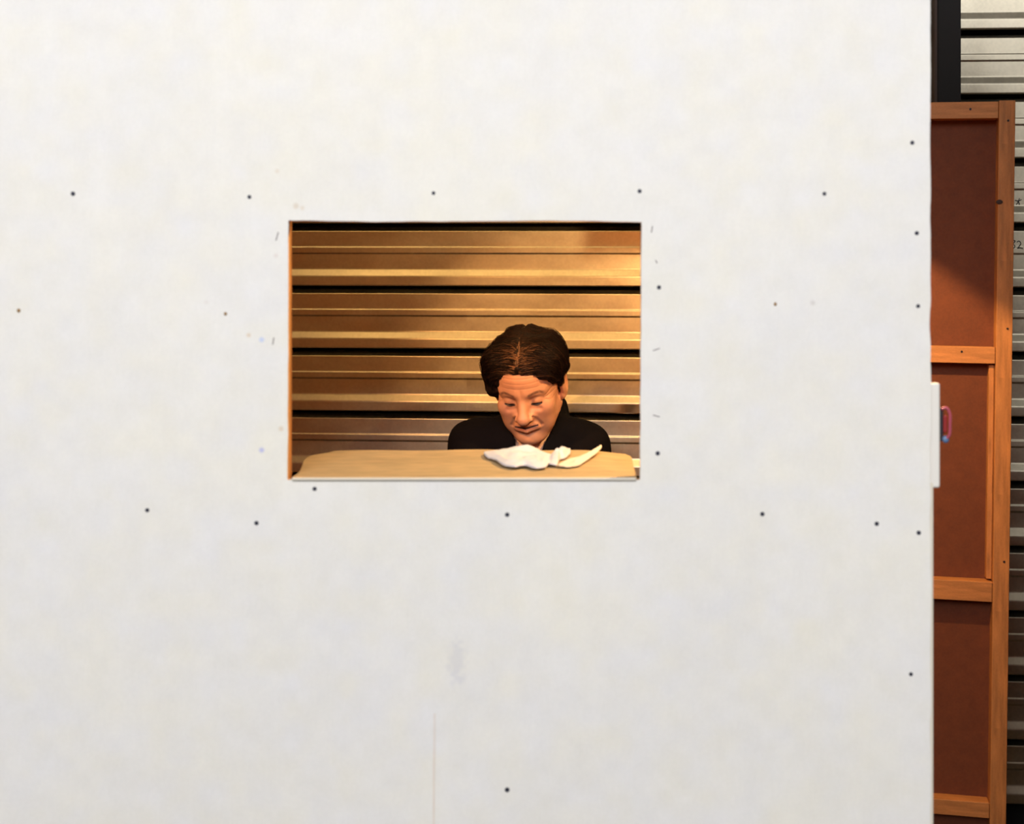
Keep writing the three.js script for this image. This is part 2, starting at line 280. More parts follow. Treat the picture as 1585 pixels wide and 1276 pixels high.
// ------------------------------------------------------------------ crumpled cloth and paper on the counter
const onTop = (u, v) => { const d = (CAM_Y - CT) * F / (v - CV); return [(u - CU) / F * d, CAM_Z - d]; };
function crumple(name, outline, hfn, mat, thick, N = 46) {        // a closed, thick sheet over an outline given as plan points
  const c = outline.reduce((s, p) => [s[0] + p[0] / outline.length, s[1] + p[1] / outline.length], [0, 0]);
  const curve = new THREE.CatmullRomCurve3(outline.map(p => new THREE.Vector3(p[0], 0, p[1])), true, 'catmullrom', 0.3), rings = 16, pos = [], idx = [];
  for (let s = 0; s < 2; s++) for (let r = 0; r <= rings; r++) for (let i = 0; i < N; i++) {
    const q = curve.getPoint(i / N), t = r / rings, x = mix(c[0], q.x, t), z = mix(c[1], q.z, t);
    pos.push(x, CT + 0.0022 + (s ? 0 : thick) + hfn(x, z, t), z);
  }
  const m = (rings + 1) * N;
  for (let r = 0; r < rings; r++) for (let i = 0; i < N; i++) { const a = r * N + i, b = r * N + (i + 1) % N; idx.push(a, b, a + N, b, b + N, a + N, m + a, m + a + N, m + b, m + b, m + a + N, m + b + N); }
  for (let i = 0; i < N; i++) { const a = rings * N + i, b = rings * N + (i + 1) % N; idx.push(a, b, a + m, b, b + m, a + m); }
  const g = new THREE.BufferGeometry(); g.setAttribute('position', new THREE.Float32BufferAttribute(pos, 3)); g.setIndex(idx); g.computeVertexNormals();
  return g;
}
{
  const white = new THREE.MeshPhysicalMaterial({ roughness: 0.9, side: THREE.DoubleSide }); white.color.setRGB(0.60, 0.60, 0.645);
  const o1 = [[749, 707], [753, 713], [765, 717], [778, 725], [797, 729], [812, 726], [829, 730], [845, 728], [853, 719], [857, 713], [848, 709], [834, 706], [815, 704], [790, 704], [765, 704]].map(p => onTop(...p));
  const ridge = onTop(814, 706);
  const cl = group('folded_cloth'); tag(cl, 'thick folded white cloth lying on the tan counter', 'cloth');
  mesh('main_fold', crumple('c', o1, (x, z, t) => {
    const e = 1 - sstep(0.72, 1.0, t), f = 0.004 * e + 0.008 * Math.exp(-(((x - ridge[0]) / 0.026) ** 2) - (((z - ridge[1]) / 0.020) ** 2));
    return f * (0.85 + 0.3 * noise(x * 70, z * 45)) + 0.010 * Math.abs(noise(x * 38 + 3, z * 52 + x * 30) - 0.5) * (1 - t * 0.5) + 0.004 * Math.abs(noise(x * 95, z * 95 + 4) - 0.5) + 0.001;
  }, white, 0.003), white, cl);
  const o2 = [[846, 716], [850, 724], [862, 725], [866, 716], [876, 713], [883, 706], [882, 699.5], [874, 700], [866, 705], [855, 709]].map(p => onTop(...p));
  mesh('twisted_corner', crumple('c', o2, (x, z, t) => 0.009 * (1 - sstep(0.35, 1.0, t)) + 0.008 * Math.abs(noise(x * 120 + 9, z * 90) - 0.35) * (1 - t * 0.5) + 0.001, white, 0.0025, 40), white, cl);
  const beige = new THREE.MeshPhysicalMaterial({ roughness: 0.9, side: THREE.DoubleSide }); beige.color.setRGB(0.72, 0.64, 0.52);
  const o3 = [[862, 725], [880, 727], [897, 724], [915, 713], [931, 703], [928, 700.5], [912, 705], [896, 711], [880, 716]].map(p => onTop(...p));
  const a = onTop(893, 720), b = onTop(930, 702);
  tag(mesh('paper_scrap', crumple('c', o3, (x, z, t) => {
    const dx = b[0] - a[0], dz = b[1] - a[1], L = dx * dx + dz * dz, k = clamp(((x - a[0]) * dx + (z - a[1]) * dz) / L, 0, 1), d = Math.hypot(x - a[0] - k * dx, z - a[1] - k * dz);
    return 0.009 * Math.exp(-((d / 0.006) ** 2)) * (0.5 + 0.5 * k) + 0.002 * noise(x * 130, z * 110) + 0.0006;
  }, beige, 0.0012, 44), beige), 'small creased beige paper strip lying beside the white cloth', 'paper');
}

// ------------------------------------------------------------------ wooden frame with hardboard sheet, standing beyond the board edge
{
  const base = new THREE.Vector3((1560 - CU) / F * 2.64, 0, CAM_Z - 2.64);
  const g = group('framed_panel', [base.x - 0.0075, 0, base.z]);
  g.rotation.set(0, -10 * Math.PI / 180, -0.0125, 'YZX');
  tag(g, 'brown hardboard panel in a wooden stud frame beside the corrugated wall', 'panel');
  const SW = 0.0335, D = 0.034, WD = 0.60, yy = v => CAM_Y - (v - CV) / F * 2.64, TOP = yy(157);
  mesh('stile', box(-SW, 0, 0.012, TOP + 0.002, -D, 0, 0.0015), M.pine, g);
  mesh('stile', box(-WD, -WD + SW, 0.012, TOP + 0.002, -D, 0, 0.0015), M.pine, g);
  for (const [v0, v1] of [[157, 183], [538, 564], [903, 934], [1246, 1270]]) mesh('rail', box(-WD + SW, -SW - 0.001, yy(v1), yy(v0), -D, -0.001, 0.0015), M.pineAcross, g);
  mesh('rail', box(-WD + SW, -SW - 0.001, 0.012, 0.05, -D, -0.001, 0.0015), M.pineAcross, g);
  mesh('hardboard_sheet', box(-WD + 0.002, -0.004, 0.014, TOP - 0.002, -D - 0.005, -D), M.hardboard, g);
  // edge of a second batten showing beside the stile
  mesh('inner_batten', box(-SW - 0.012, -SW - 0.001, yy(900), yy(566), -D, -0.013, 0.001), M.pine, g);
  const ng = new THREE.CylinderGeometry(0.0024, 0.0024, 0.002, 10); ng.rotateX(Math.PI / 2);
  const nm = std({ roughness: 0.5, metalness: 0.5 }, [0.03, 0.02, 0.018]);
  for (const [u, v] of [[1507, 168.5], [1494, 546], [1563, 187], [1557, 870], [1562, 509]]) {
    const m = mesh('nail', ng, nm, g), x = (u - (1574 - (v - 155) * 0.0125)) / F * 2.64; m.position.set(x, yy(v), u < 1535 ? -0.0005 : 0.0003);
  }
  const kg = new THREE.SphereGeometry(0.0065, 12, 8); kg.scale(1.1, 0.8, 0.25); const k = mesh('knot', kg, std({ roughness: 0.7 }, [0.035, 0.016, 0.01]), g); k.position.set(-SW + 0.003, yy(313), 0);
  const m = mesh('nail', new THREE.SphereGeometry(0.005, 10, 8), nm, g); m.position.set((1445 - 1571) / F * 2.68, yy(360), -D);
}

// ------------------------------------------------------------------ a second board leaf beside the gap, just out of the picture, that shades the framed panel
tag(mesh('wall_return', merge([box(0.725, 1.10, 0, 2.45, 0.0, 0.03), box(1.10, 2.9, 0, 1.44, 0.0, 0.03)]), M.hardboard), 'brown hardboard leaf and low screen beside the gap in the partition', 'wall', null, 'structure');

// ------------------------------------------------------------------ pendant lamp above the booth, out of the picture
{
  const g = group('pendant_lamp', [LAMP.x, LAMP.y, LAMP.z]);
  tag(g, 'metal trough shaded pendant lamp hanging behind the board', 'lamp');
  // trough shade: one deep side towards the gap, the other sides shallow
  const a = 0.085, yb = -0.0663, yt = 0.08, zb = -0.21, ys = -0.018;
  mesh('lamp_shade', merge([box(-a - 0.004, -a, ys, yt, zb, a), box(a, a + 0.004, yb, yt, zb, a), box(-a - 0.004, a + 0.004, -0.055, yt, zb - 0.004, zb), box(-a - 0.004, a + 0.004, yb, yt, a, a + 0.004), box(-a - 0.004, a + 0.004, yt, yt + 0.004, zb - 0.004, a + 0.004)]), std({ roughness: 0.6 }, [0.10, 0.09, 0.08]), g);
  mesh('socket', new THREE.CylinderGeometry(0.023, 0.023, 0.06, 20).translate(0, 0.055, 0), M.darkSteel, g);
  mesh('cord', new THREE.CylinderGeometry(0.004, 0.004, R.h - LAMP.y - 0.115, 8).translate(0, 0.115 + (R.h - LAMP.y - 0.115) / 2, 0), M.darkSteel, g);
  const bm = std({ roughness: 0.4 }, [0.9, 0.85, 0.7]); bm.emissive.setRGB(...LAMP.color); bm.emissiveIntensity = 12;
  mesh('bulb', new THREE.SphereGeometry(0.022, 20, 14), bm, g);
  const l = new THREE.PointLight(new THREE.Color().setRGB(...LAMP.color), LAMP.power, 0, 2); l.position.set(0, 0, 0); l.castShadow = true; l.shadow.radius = 0.35; g.add(l);
}
// ------------------------------------------------------------------ clamp lamp on the back of the board beside the hole
{
  const g = group('clamp_lamp', [CLAMP.x, CLAMP.y, CLAMP.z]);
  tag(g, 'small warm clamp lamp fixed behind the board beside the hole', 'lamp');
  const dir = new THREE.Vector3(...CLAMP.aim).sub(g.position).normalize(), turn = new THREE.Quaternion().setFromUnitVectors(new THREE.Vector3(0, -1, 0), dir);
  const hg = new THREE.LatheGeometry([[0.012, 0.10], [0.022, 0.095], [0.030, 0.05], [0.052, -0.005], [0.050, -0.005], [0.028, 0.05], [0.012, 0.09]].map(([a, b]) => new THREE.Vector2(a, b)), 32); hg.applyQuaternion(turn);
  mesh('lamp_shade', hg, std({ roughness: 0.5, side: THREE.DoubleSide }, [0.12, 0.11, 0.10]), g);
  const up = new THREE.Vector3(0, 0.098, 0).applyQuaternion(turn);
  mesh('arm', tube([up, up.clone().add(new THREE.Vector3(-0.02, 0.02, 0.02)), new THREE.Vector3(-0.08, 0.10, 0.125)], 0.006, 14, 8), M.darkSteel, g);
  const bm = std({ roughness: 0.4 }, [0.9, 0.8, 0.6]); bm.emissive.setRGB(...CLAMP.color); bm.emissiveIntensity = 8;
  mesh('bulb', new THREE.SphereGeometry(0.018, 16, 12).translate(dir.x * -0.012, dir.y * -0.012, dir.z * -0.012), bm, g);
  const l = new THREE.SpotLight(new THREE.Color().setRGB(...CLAMP.color), CLAMP.power, 0, 0.51, 1.0, 2); l.position.copy(dir).multiplyScalar(-0.008); l.castShadow = true; l.shadow.radius = 1.2; g.add(l);
  l.target.position.copy(dir); g.add(l.target);
}
// ------------------------------------------------------------------ strip lamp over the booth, above the picture
{
  const g = group('strip_lamp', [STRIP.x, STRIP.y, STRIP.z]);
  tag(g, 'long warm strip lamp hung above the booth', 'lamp');
  const L = STRIP.length / 2;
  mesh('housing', merge([box(-L - 0.02, L + 0.02, 0.03, 0.05, -0.05, 0.05, 0.004), box(-L - 0.02, L + 0.02, -0.02, 0.03, -0.05, -0.044), box(-L - 0.02, L + 0.02, -0.02, 0.03, 0.044, 0.05)]), M.darkSteel, g);
  const tm = std({ roughness: 0.5 }, [0.9, 0.85, 0.7]); tm.emissive.setRGB(...STRIP.color); tm.emissiveIntensity = 2.5;
  mesh('light_tube', new THREE.CylinderGeometry(0.013, 0.013, STRIP.length, 14).rotateZ(Math.PI / 2).translate(0, 0.012, 0), tm, g);
  for (const x of [-L * 0.8, L * 0.8]) mesh('hanger', new THREE.CylinderGeometry(0.003, 0.003, R.h - STRIP.y - 0.05, 6).translate(x, 0.05 + (R.h - STRIP.y - 0.05) / 2, 0), M.darkSteel, g);
  const l = new THREE.RectAreaLight(new THREE.Color().setRGB(...STRIP.color), STRIP.nits, STRIP.length, 0.03); l.position.set(0, -0.004, 0); l.rotation.x = -Math.PI / 2; g.add(l);
}
// ------------------------------------------------------------------ the person behind the counter
const len3 = (x, y, z) => Math.sqrt(x * x + y * y + z * z);
const smin = (a, b, k) => { const h = Math.max(k - Math.abs(a - b), 0) / k; return Math.min(a, b) - h * h * k * 0.25; };
const smax = (a, b, k) => -smin(-a, -b, k);
const ell = (x, y, z, c, r) => { const a = (x - c[0]) / r[0], b = (y - c[1]) / r[1], d = (z - c[2]) / r[2], k0 = len3(a, b, d), k1 = len3(a / r[0], b / r[1], d / r[2]); return k1 < 1e-9 ? -Math.min(...r) : k0 * (k0 - 1) / k1; };
const cap = (x, y, z, a, b, ra, rb = ra) => { const bx = b[0] - a[0], by = b[1] - a[1], bz = b[2] - a[2], t = clamp(((x - a[0]) * bx + (y - a[1]) * by + (z - a[2]) * bz) / (bx * bx + by * by + bz * bz), 0, 1); return len3(x - a[0] - t * bx, y - a[1] - t * by, z - a[2] - t * bz) - mix(ra, rb, t); };
function nets(f, lo, hi, cell) {                      // surface of f = 0 on a grid
  const n = [0, 1, 2].map(i => Math.ceil((hi[i] - lo[i]) / cell) + 1), [nx, ny, nz] = n, v = new Float32Array(nx * ny * nz), id = new Int32Array(nx * ny * nz).fill(-1), pos = [], idx = [];
  for (let k = 0, q = 0; k < nz; k++) for (let j = 0; j < ny; j++) for (let i = 0; i < nx; i++, q++) v[q] = f(lo[0] + i * cell, lo[1] + j * cell, lo[2] + k * cell);
  const at = (i, j, k) => (k * ny + j) * nx + i, E = [[0, 1], [2, 3], [4, 5], [6, 7], [0, 2], [1, 3], [4, 6], [5, 7], [0, 4], [1, 5], [2, 6], [3, 7]];
  for (let k = 0; k < nz - 1; k++) for (let j = 0; j < ny - 1; j++) for (let i = 0; i < nx - 1; i++) {
    const c = []; let m = 0; for (let b = 0; b < 8; b++) { const t = v[at(i + (b & 1), j + (b >> 1 & 1), k + (b >> 2))]; c.push(t); if (t < 0) m |= 1 << b; }
    if (m === 0 || m === 255) continue;
    let sx = 0, sy = 0, sz = 0, s = 0;
    for (const [a, b] of E) if ((c[a] < 0) !== (c[b] < 0)) { const t = c[a] / (c[a] - c[b]); sx += mix(a & 1, b & 1, t); sy += mix(a >> 1 & 1, b >> 1 & 1, t); sz += mix(a >> 2, b >> 2, t); s++; }
    id[at(i, j, k)] = pos.length / 3; pos.push(lo[0] + (i + sx / s) * cell, lo[1] + (j + sy / s) * cell, lo[2] + (k + sz / s) * cell);
  }
  const quad = (a, b, c, d, flip) => { if (a < 0 || b < 0 || c < 0 || d < 0) return; flip ? idx.push(a, c, b, a, d, c) : idx.push(a, b, c, a, c, d); };
  for (let k = 1; k < nz - 1; k++) for (let j = 1; j < ny - 1; j++) for (let i = 1; i < nx - 1; i++) {
    const s = v[at(i, j, k)] < 0;
    if (s !== v[at(i + 1, j, k)] < 0) quad(id[at(i, j - 1, k - 1)], id[at(i, j, k - 1)], id[at(i, j, k)], id[at(i, j - 1, k)], !s);
    if (s !== v[at(i, j + 1, k)] < 0) quad(id[at(i - 1, j, k - 1)], id[at(i - 1, j, k)], id[at(i, j, k)], id[at(i, j, k - 1)], !s);
    if (s !== v[at(i, j, k + 1)] < 0) quad(id[at(i - 1, j - 1, k)], id[at(i, j - 1, k)], id[at(i, j, k)], id[at(i - 1, j, k)], !s);
  }
  const g = new THREE.BufferGeometry(); g.setAttribute('position', new THREE.Float32BufferAttribute(pos, 3)); g.setIndex(idx);
  const nr = new Float32Array(pos.length), e = cell * 0.6;
  for (let q = 0; q < pos.length; q += 3) { const x = pos[q], y = pos[q + 1], z = pos[q + 2], a = f(x + e, y, z) - f(x - e, y, z), b = f(x, y + e, z) - f(x, y - e, z), c = f(x, y, z + e) - f(x, y, z - e), l = len3(a, b, c) || 1; nr[q] = a / l; nr[q + 1] = b / l; nr[q + 2] = c / l; }
  g.setAttribute('normal', new THREE.BufferAttribute(nr, 3));
  return g;
}
function paint(g, fn) { const p = g.attributes.position, c = new Float32Array(p.count * 3); for (let i = 0; i < p.count; i++) c.set(fn(p.getX(i), p.getY(i), p.getZ(i)), i * 3); g.setAttribute('color', new THREE.BufferAttribute(c, 3)); return g; }
{
  const who = group('person', [-0.075, 0, -1.0]);
  tag(who, 'dark-haired person in a black jacket looking down behind the counter', 'person');
  const HP = new THREE.Vector3(0, 1.224, 0.125);                                  // middle of the head, in the person's own axes
  const headM = new THREE.Matrix4().makeRotationFromEuler(new THREE.Euler(25 * Math.PI / 180, -9 * Math.PI / 180, 3.5 * Math.PI / 180, 'YXZ')).setPosition(HP);
  const toHead = headM.clone().invert(), hv = new THREE.Vector3();
  // ---- head, in its own axes: y up, z to the face
  const wr = (x, y, z) => {                                                        // wrinkles
    let w = 0;
    const ax = Math.abs(x);
    for (const k of [0, 1, 2]) w += 0.00045 * Math.exp(-(((y - 0.036 - 0.011 * k - 0.09 * x * x) / 0.0016) ** 2)) * (z > 0.05 ? 1 : 0) * sstep(0.05, 0.03, ax);
    for (const k of [0, 1, 2]) { const dx = ax - 0.048, yy = y - 0.004 - (k - 1) * (0.004 + dx * 0.55); if (dx > 0 && dx < 0.018) w += 0.0008 * Math.exp(-((yy / 0.0013) ** 2)); }
    return w;
  };
  const skull = (x, y, z) => {
    const ax = Math.abs(x); let d;
    d = ell(x, y, z, [0, 0.036, -0.014], [0.073, 0.074, 0.088]);
    d = smin(d, ell(x, y, z, [0, -0.022, 0.020], [0.0615, 0.082, 0.064]), 0.03);
    d = smin(d, ell(x, y, z, [0, 0.042, 0.030], [0.058, 0.042, 0.052]), 0.02);      // forehead
    d = smin(d, cap(ax, y, z, [0.051, -0.050, -0.006], [0.024, -0.096, 0.046], 0.018, 0.015), 0.025);   // jaw
    d = smin(d, ell(x, y, z, [0, -0.099, 0.060], [0.024, 0.018, 0.019]), 0.022);    // chin
    d = smin(d, ell(ax, y, z, [0.040, -0.022, 0.054], [0.023, 0.021, 0.022]), 0.018);   // cheeks
    d = smin(d, ell(ax, y, z, [0.035, -0.056, 0.047], [0.022, 0.030, 0.022]), 0.020);   // jowls
    d = smin(d, cap(ax, y, z, [0.010, 0.020, 0.0765], [0.042, 0.021, 0.060], 0.0095), 0.014);   // brows
    d = smax(d, -ell(ax, y, z, [0.030, 0.001, 0.096], [0.020, 0.0125, 0.020]), 0.012);      // eye hollows
    d = smin(d, len3(ax - 0.0300, y - 0.0005, z - 0.0655) - 0.0128, 0.004);          // lids over the eyes
    d = smax(d, -cap(ax, y, z, [0.0205, -0.0062, 0.0785], [0.040, -0.0055, 0.0735], 0.0017), 0.002);   // lid slit
    d = smax(d, -cap(ax, y, z, [0.019, -0.014, 0.082], [0.036, -0.017, 0.0790], 0.0018), 0.010);   // bags
    // nose
    let n = cap(x, y, z, [0, 0.014, 0.0750], [0, -0.030, 0.0985], 0.0085, 0.0112);
    n = smin(n, len3(x, y + 0.0345, z - 0.0975) - 0.0130, 0.008);
    n = smin(n, ell(ax, y, z, [0.0150, -0.0350, 0.0865], [0.0088, 0.0085, 0.0110]), 0.006);
    n = smax(n, -ell(ax, y, z, [0.0068, -0.0445, 0.0935], [0.0038, 0.0030, 0.0055]), 0.003);
    d = smin(d, n, 0.010);
    // mouth: sunken lips, one corner a little higher
    const my = y - 0.05 * x;
    d = smax(d, -ell(x, y, z, [0, -0.061, 0.0985], [0.030, 0.012, 0.010]), 0.014);
    d = smin(d, cap(ax, my, z, [0, -0.0545, 0.0835], [0.022, -0.0575, 0.0755], 0.0050, 0.0035), 0.010);
    d = smin(d, cap(ax, my, z, [0, -0.0690, 0.0830], [0.022, -0.0670, 0.0745], 0.0062, 0.0040), 0.010);
    d = smax(d, -cap(ax, my, z, [0, -0.0614, 0.0900], [0.0250, -0.0605, 0.0785], 0.0018, 0.0011), 0.0015);
    d = smax(d, -cap(ax, y, z, [0.0195, -0.034, 0.0880], [0.0335, -0.060, 0.0740], 0.0032, 0.0016), 0.007);   // folds from nose to mouth
    // ears
    let e = ell(ax, y, z, [0.0775, -0.004, -0.012], [0.0095, 0.033, 0.0195]);
    e = smax(e, -ell(ax, y, z, [0.0865, 0.000, -0.008], [0.0065, 0.021, 0.011]), 0.004);
    e = smin(e, ell(ax, y, z, [0.0740, -0.031, -0.003], [0.006, 0.010, 0.008]), 0.005);
    d = smin(d, e, 0.006);
    return d + wr(x, y, z);
  };
  const neckA = [0, -0.055, -0.028], neckB = [-0.006, -0.135, -0.095];
  const head = (x, y, z) => smin(skull(x, y, z), cap(x, y, z, neckA, neckB, 0.050, 0.056), 0.022);
  const skin = (x, y, z) => {
    const ax = Math.abs(x), n = 0.92 + 0.16 * fbm(x * 120 + 5, y * 120 + z * 60, 3); let c = [0.64 * n, 0.29 * n, 0.155 * n];
    const to = (q, t) => { for (let i = 0; i < 3; i++) c[i] = mix(c[i], q[i], t); };
    to([0.56, 0.24, 0.15], 0.5 * (1 - sstep(0.006, 0.03, len3(ax - 0.040, y + 0.022, z - 0.07))) + 0.5 * (1 - sstep(0.006, 0.018, len3(x, y + 0.029, z - 0.108))));   // ruddy cheeks and nose
    if (z > 0.06) to([0.42, 0.13, 0.10], 0.75 * (1 - sstep(0.003, 0.007, cap(ax, y - 0.05 * x, z, [0, -0.0614, 0.088], [0.021, -0.0613, 0.077], 0.001))));   // lips
    if (z > 0.05) to([0.035, 0.015, 0.012], 1 - sstep(0.0012, 0.0030, cap(ax, y - 0.05 * x, z, [0, -0.0614, 0.0885], [0.0245, -0.0605, 0.0770], 0.0003)));
    if (z > 0.05) to([0.025, 0.014, 0.012], 0.95 * (1 - sstep(0.0018, 0.0034, cap(ax, y, z, [0.0205, -0.0062, 0.0770], [0.0395, -0.0055, 0.0725], 0.0004))));   // lashes
    if (z > 0.05) to([0.02, 0.012, 0.010], 0.97 * (1 - sstep(-0.0008, 0.0010, ell(ax, y, z, [0.0300, -0.0068, 0.0770], [0.0088, 0.0040, 0.0120]))));   // eyes under the lids
    if (z > 0.04) { const by = 0.0195 + 0.005 * sstep(0.012, 0.034, ax) - 0.005 * sstep(0.038, 0.05, ax); if (ax > 0.012 && ax < 0.052) to([0.10, 0.045, 0.028], 0.85 * (1 - sstep(0.0018, 0.0042, Math.abs(y - by))) * sstep(0.012, 0.018, ax) * sstep(0.052, 0.044, ax) * (0.6 + 0.5 * noise(x * 900, y * 300))); }   // brows
    return c;
  };
  const hg = paint(nets(head, [-0.098, -0.2, -0.16], [0.098, 0.125, 0.125], 0.0017), skin); hg.applyMatrix4(headM);
  // ---- body in the person's own axes (origin on the floor below the hips)
  const nb = new THREE.Vector3(...neckB).applyMatrix4(headM).toArray();
  const sh = s => [s * 0.122, 1.068 + (s < 0 ? 0.006 : 0), 0.045], el = s => [s * 0.180, 0.83, 0.10], wrist = s => [s * 0.095, 0.735, 0.31];
  const hip = s => [s * 0.085, 0.585, 0.0], knee = s => [s * 0.11, 0.565, 0.40], ank = s => [s * 0.11, 0.09, 0.38];
  const body = (x, y, z, grow = 0) => {
    const s = x < 0 ? -1 : 1; let d;
    d = ell(x, y, z, [0, 0.91, 0.035], [0.135, 0.20, 0.100]);
    d = smin(d, ell(x, y, z, [0, 0.66, 0.0], [0.150, 0.16, 0.115]), 0.10);
    d = smin(d, cap(x, y, z, [0, 1.06, 0.03], nb, 0.075, 0.052), 0.05);
    d = smin(d, cap(x, y, z, [0, 1.085, 0.030], sh(s), 0.052, 0.044), 0.05);
    d = smin(d, cap(x, y, z, sh(s), el(s), 0.043, 0.039), 0.03);
    d = smin(d, cap(x, y, z, el(s), wrist(s), 0.040, 0.026), 0.012);
    return d - grow;
  };
  const legs = (x, y, z) => { const s = x < 0 ? -1 : 1; let d = cap(x, y, z, hip(s), knee(s), 0.085, 0.062); d = smin(d, cap(x, y, z, knee(s), ank(s), 0.058, 0.036), 0.02); return d; };
  const tone = (x, y, z) => { const n = 0.92 + 0.16 * noise(x * 150, y * 150, z * 150); return [0.58 * n, 0.32 * n, 0.205 * n]; };
  const bg = paint(nets((x, y, z) => smin(body(x, y, z), legs(x, y, z), 0.05), [-0.30, 0.03, -0.20], [0.30, 1.19, 0.50], 0.012), tone);
  // ---- hands, each with its own fine grid
  const hands = [];
  for (const s of [-1, 1]) {
    const w = wrist(s), palm = [w[0] - s * 0.035, w[1] - 0.012, w[2] + 0.055];
    const fin = [[-0.030, 0.062], [-0.010, 0.074], [0.010, 0.070], [0.029, 0.054]].map(([o, L], i) => { const b = [palm[0] - s * 0.018 + o * 0.75, palm[1] + 0.004, palm[2] + 0.028]; const m = [b[0] - s * L * 0.25 + o * 0.12, b[1] + 0.006, b[2] + L * 0.50]; const t = [m[0] - s * L * 0.15, m[1] - L * 0.26, m[2] + L * 0.33]; return [b, m, t]; });
    const tb = [palm[0] - s * 0.028, palm[1], palm[2] - 0.012], tm = [tb[0] - s * 0.026, tb[1] + 0.002, tb[2] + 0.020], tt = [tm[0] - s * 0.008, tm[1] - 0.010, tm[2] + 0.024];
    const f = (x, y, z) => {
      let d = cap(x, y, z, w, [w[0] - s * 0.02, w[1] - 0.006, w[2] + 0.03], 0.026, 0.024);
      d = smin(d, ell(x, y, z, palm, [0.040, 0.017, 0.046]), 0.02);
      for (const [a, b, c] of fin) d = smin(d, Math.min(cap(x, y, z, a, b, 0.0090, 0.0082), cap(x, y, z, b, c, 0.0082, 0.0070)), 0.005);
      return smin(d, Math.min(cap(x, y, z, tb, tm, 0.0115, 0.0098), cap(x, y, z, tm, tt, 0.0098, 0.008)), 0.008);
    };
    hands.push(paint(nets(f, [palm[0] - 0.10, palm[1] - 0.06, w[2] - 0.03], [palm[0] + 0.10, palm[1] + 0.06, palm[2] + 0.13], 0.003), tone));
  }
  const sm = new THREE.MeshPhysicalMaterial({ vertexColors: true, roughness: 0.52, sheen: 0.15, sheenRoughness: 0.5 });
  mesh('body', mergeGeometries([hg, bg, ...hands]), sm, who);
  // ---- clothes
  const cloth = new THREE.MeshPhysicalMaterial({ roughness: 0.95, specularIntensity: 0.12 }); cloth.color.setRGB(0.006, 0.005, 0.006);
  const fold = (x, y, z) => 0.004 * Math.sin(9 * noise(x * 14, y * 14, z * 14)) + 0.0025 * (noise(x * 40, y * 40, z * 40) - 0.5);
  const jacket = (x, y, z) => {
    let d = body(x, y, z, 0.013) + fold(x, y, z);
    const s = x < 0 ? -1 : 1, q = sh(s);
    d = smin(d, len3(x - q[0] - s * 0.012, y - q[1] - 0.008, z - q[2]) - 0.045, 0.02);                    // gathered sleeve head
    d = smax(d, -cap(x, y, z, [0, 1.085, 0.085], [nb[0], nb[1] + 0.12, nb[2] + 0.05], 0.043, 0.074), 0.012);      // neck opening
    d = smax(d, -cap(x, y, z, [0.004, 1.00, 0.150], [0.004, 1.12, 0.10], 0.003, 0.036), 0.01);              // open front
    d = smin(d, len3(x - 0.150, y - 1.070, z - 0.060) - 0.024, 0.006);                                     // puckered seam
    d = smax(d, 0.60 - y, 0.01);
    return smax(d, -(len3(x - wrist(s)[0], y - wrist(s)[1], z - wrist(s)[2] - 0.02) - 0.032), 0.006);
  };
  const jk = mesh('jacket', nets(jacket, [-0.31, 0.58, -0.22], [0.31, 1.24, 0.40], 0.0065), cloth, who);
  const collarPts = []; for (let i = 0; i <= 16; i++) { const a = -2.5 + 5.0 * i / 16; collarPts.push([nb[0] + 0.062 * Math.sin(a) * (1 + 0.1 * Math.cos(a)), 1.105 - 0.045 * Math.max(0, -Math.cos(a)) - 0.0 + 0.02 * Math.cos(a) * 0.5, nb[2] - 0.004 - 0.062 * Math.cos(a) * 1.05]); }
  const cg = tube(collarPts, 0.011, 60, 8); mesh('collar', cg, cloth, jk);
  mesh('trousers', nets((x, y, z) => smax(smin(legs(x, y, z) - 0.010, ell(x, y, z, [0, 0.63, 0.0], [0.155, 0.10, 0.122]), 0.04) + fold(x, y, z), 0.11 - y, 0.01), [-0.24, 0.09, -0.17], [0.24, 0.80, 0.52], 0.010), std({ roughness: 0.95 }, [0.018, 0.018, 0.022]), who);
  for (const s of [-1, 1]) mesh('shoe', nets((x, y, z) => smax(smin(ell(x, y, z, [s * 0.11, 0.045, 0.46], [0.046, 0.052, 0.135]), cap(x, y, z, [s * 0.11, 0.05, 0.38], [s * 0.11, 0.12, 0.38], 0.045), 0.03), 0.002 - y, 0.004), [s * 0.11 - 0.07, -0.01, 0.30], [s * 0.11 + 0.07, 0.18, 0.62], 0.006), std({ roughness: 0.5 }, [0.015, 0.013, 0.012]), who);
  // ---- hair: a swept mass and strands combed from the parting
  const hull = (x, y, z) => {
    const ax = Math.abs(x); let d;
    d = ell(x, y, z, [0, 0.040, -0.022], [0.080, 0.077, 0.093]);
    d = smin(d, ell(x, y, z, [-0.046, 0.056, 0.004], [0.047, 0.047, 0.062]), 0.018);   // puff on the side away from the free ear
    d = smin(d, ell(x, y, z, [-0.066, 0.022, 0.000], [0.030, 0.050, 0.046]), 0.022);
    d = smin(d, ell(x, y, z, [0.044, 0.060, 0.002], [0.045, 0.045, 0.062]), 0.018);
    d = smin(d, ell(x, y, z, [0.062, 0.034, -0.004], [0.027, 0.040, 0.042]), 0.018);
    d = smin(d, ell(x, y, z, [0.004, 0.062, -0.045], [0.062, 0.034, 0.050]), 0.03);    // crown
    d = smin(d, ell(x, y, z, [0, -0.005, -0.070], [0.068, 0.085, 0.052]), 0.03);        // nape
    d = smin(d, ell(x, y, z, [0.0, 0.072, 0.046], [0.045, 0.020, 0.028]), 0.015);       // front
    d = smax(d, -cap(x, y, z, [-0.004, 0.098, 0.080], [-0.003, 0.134, -0.02], 0.0015, 0.001), 0.008);   // parting
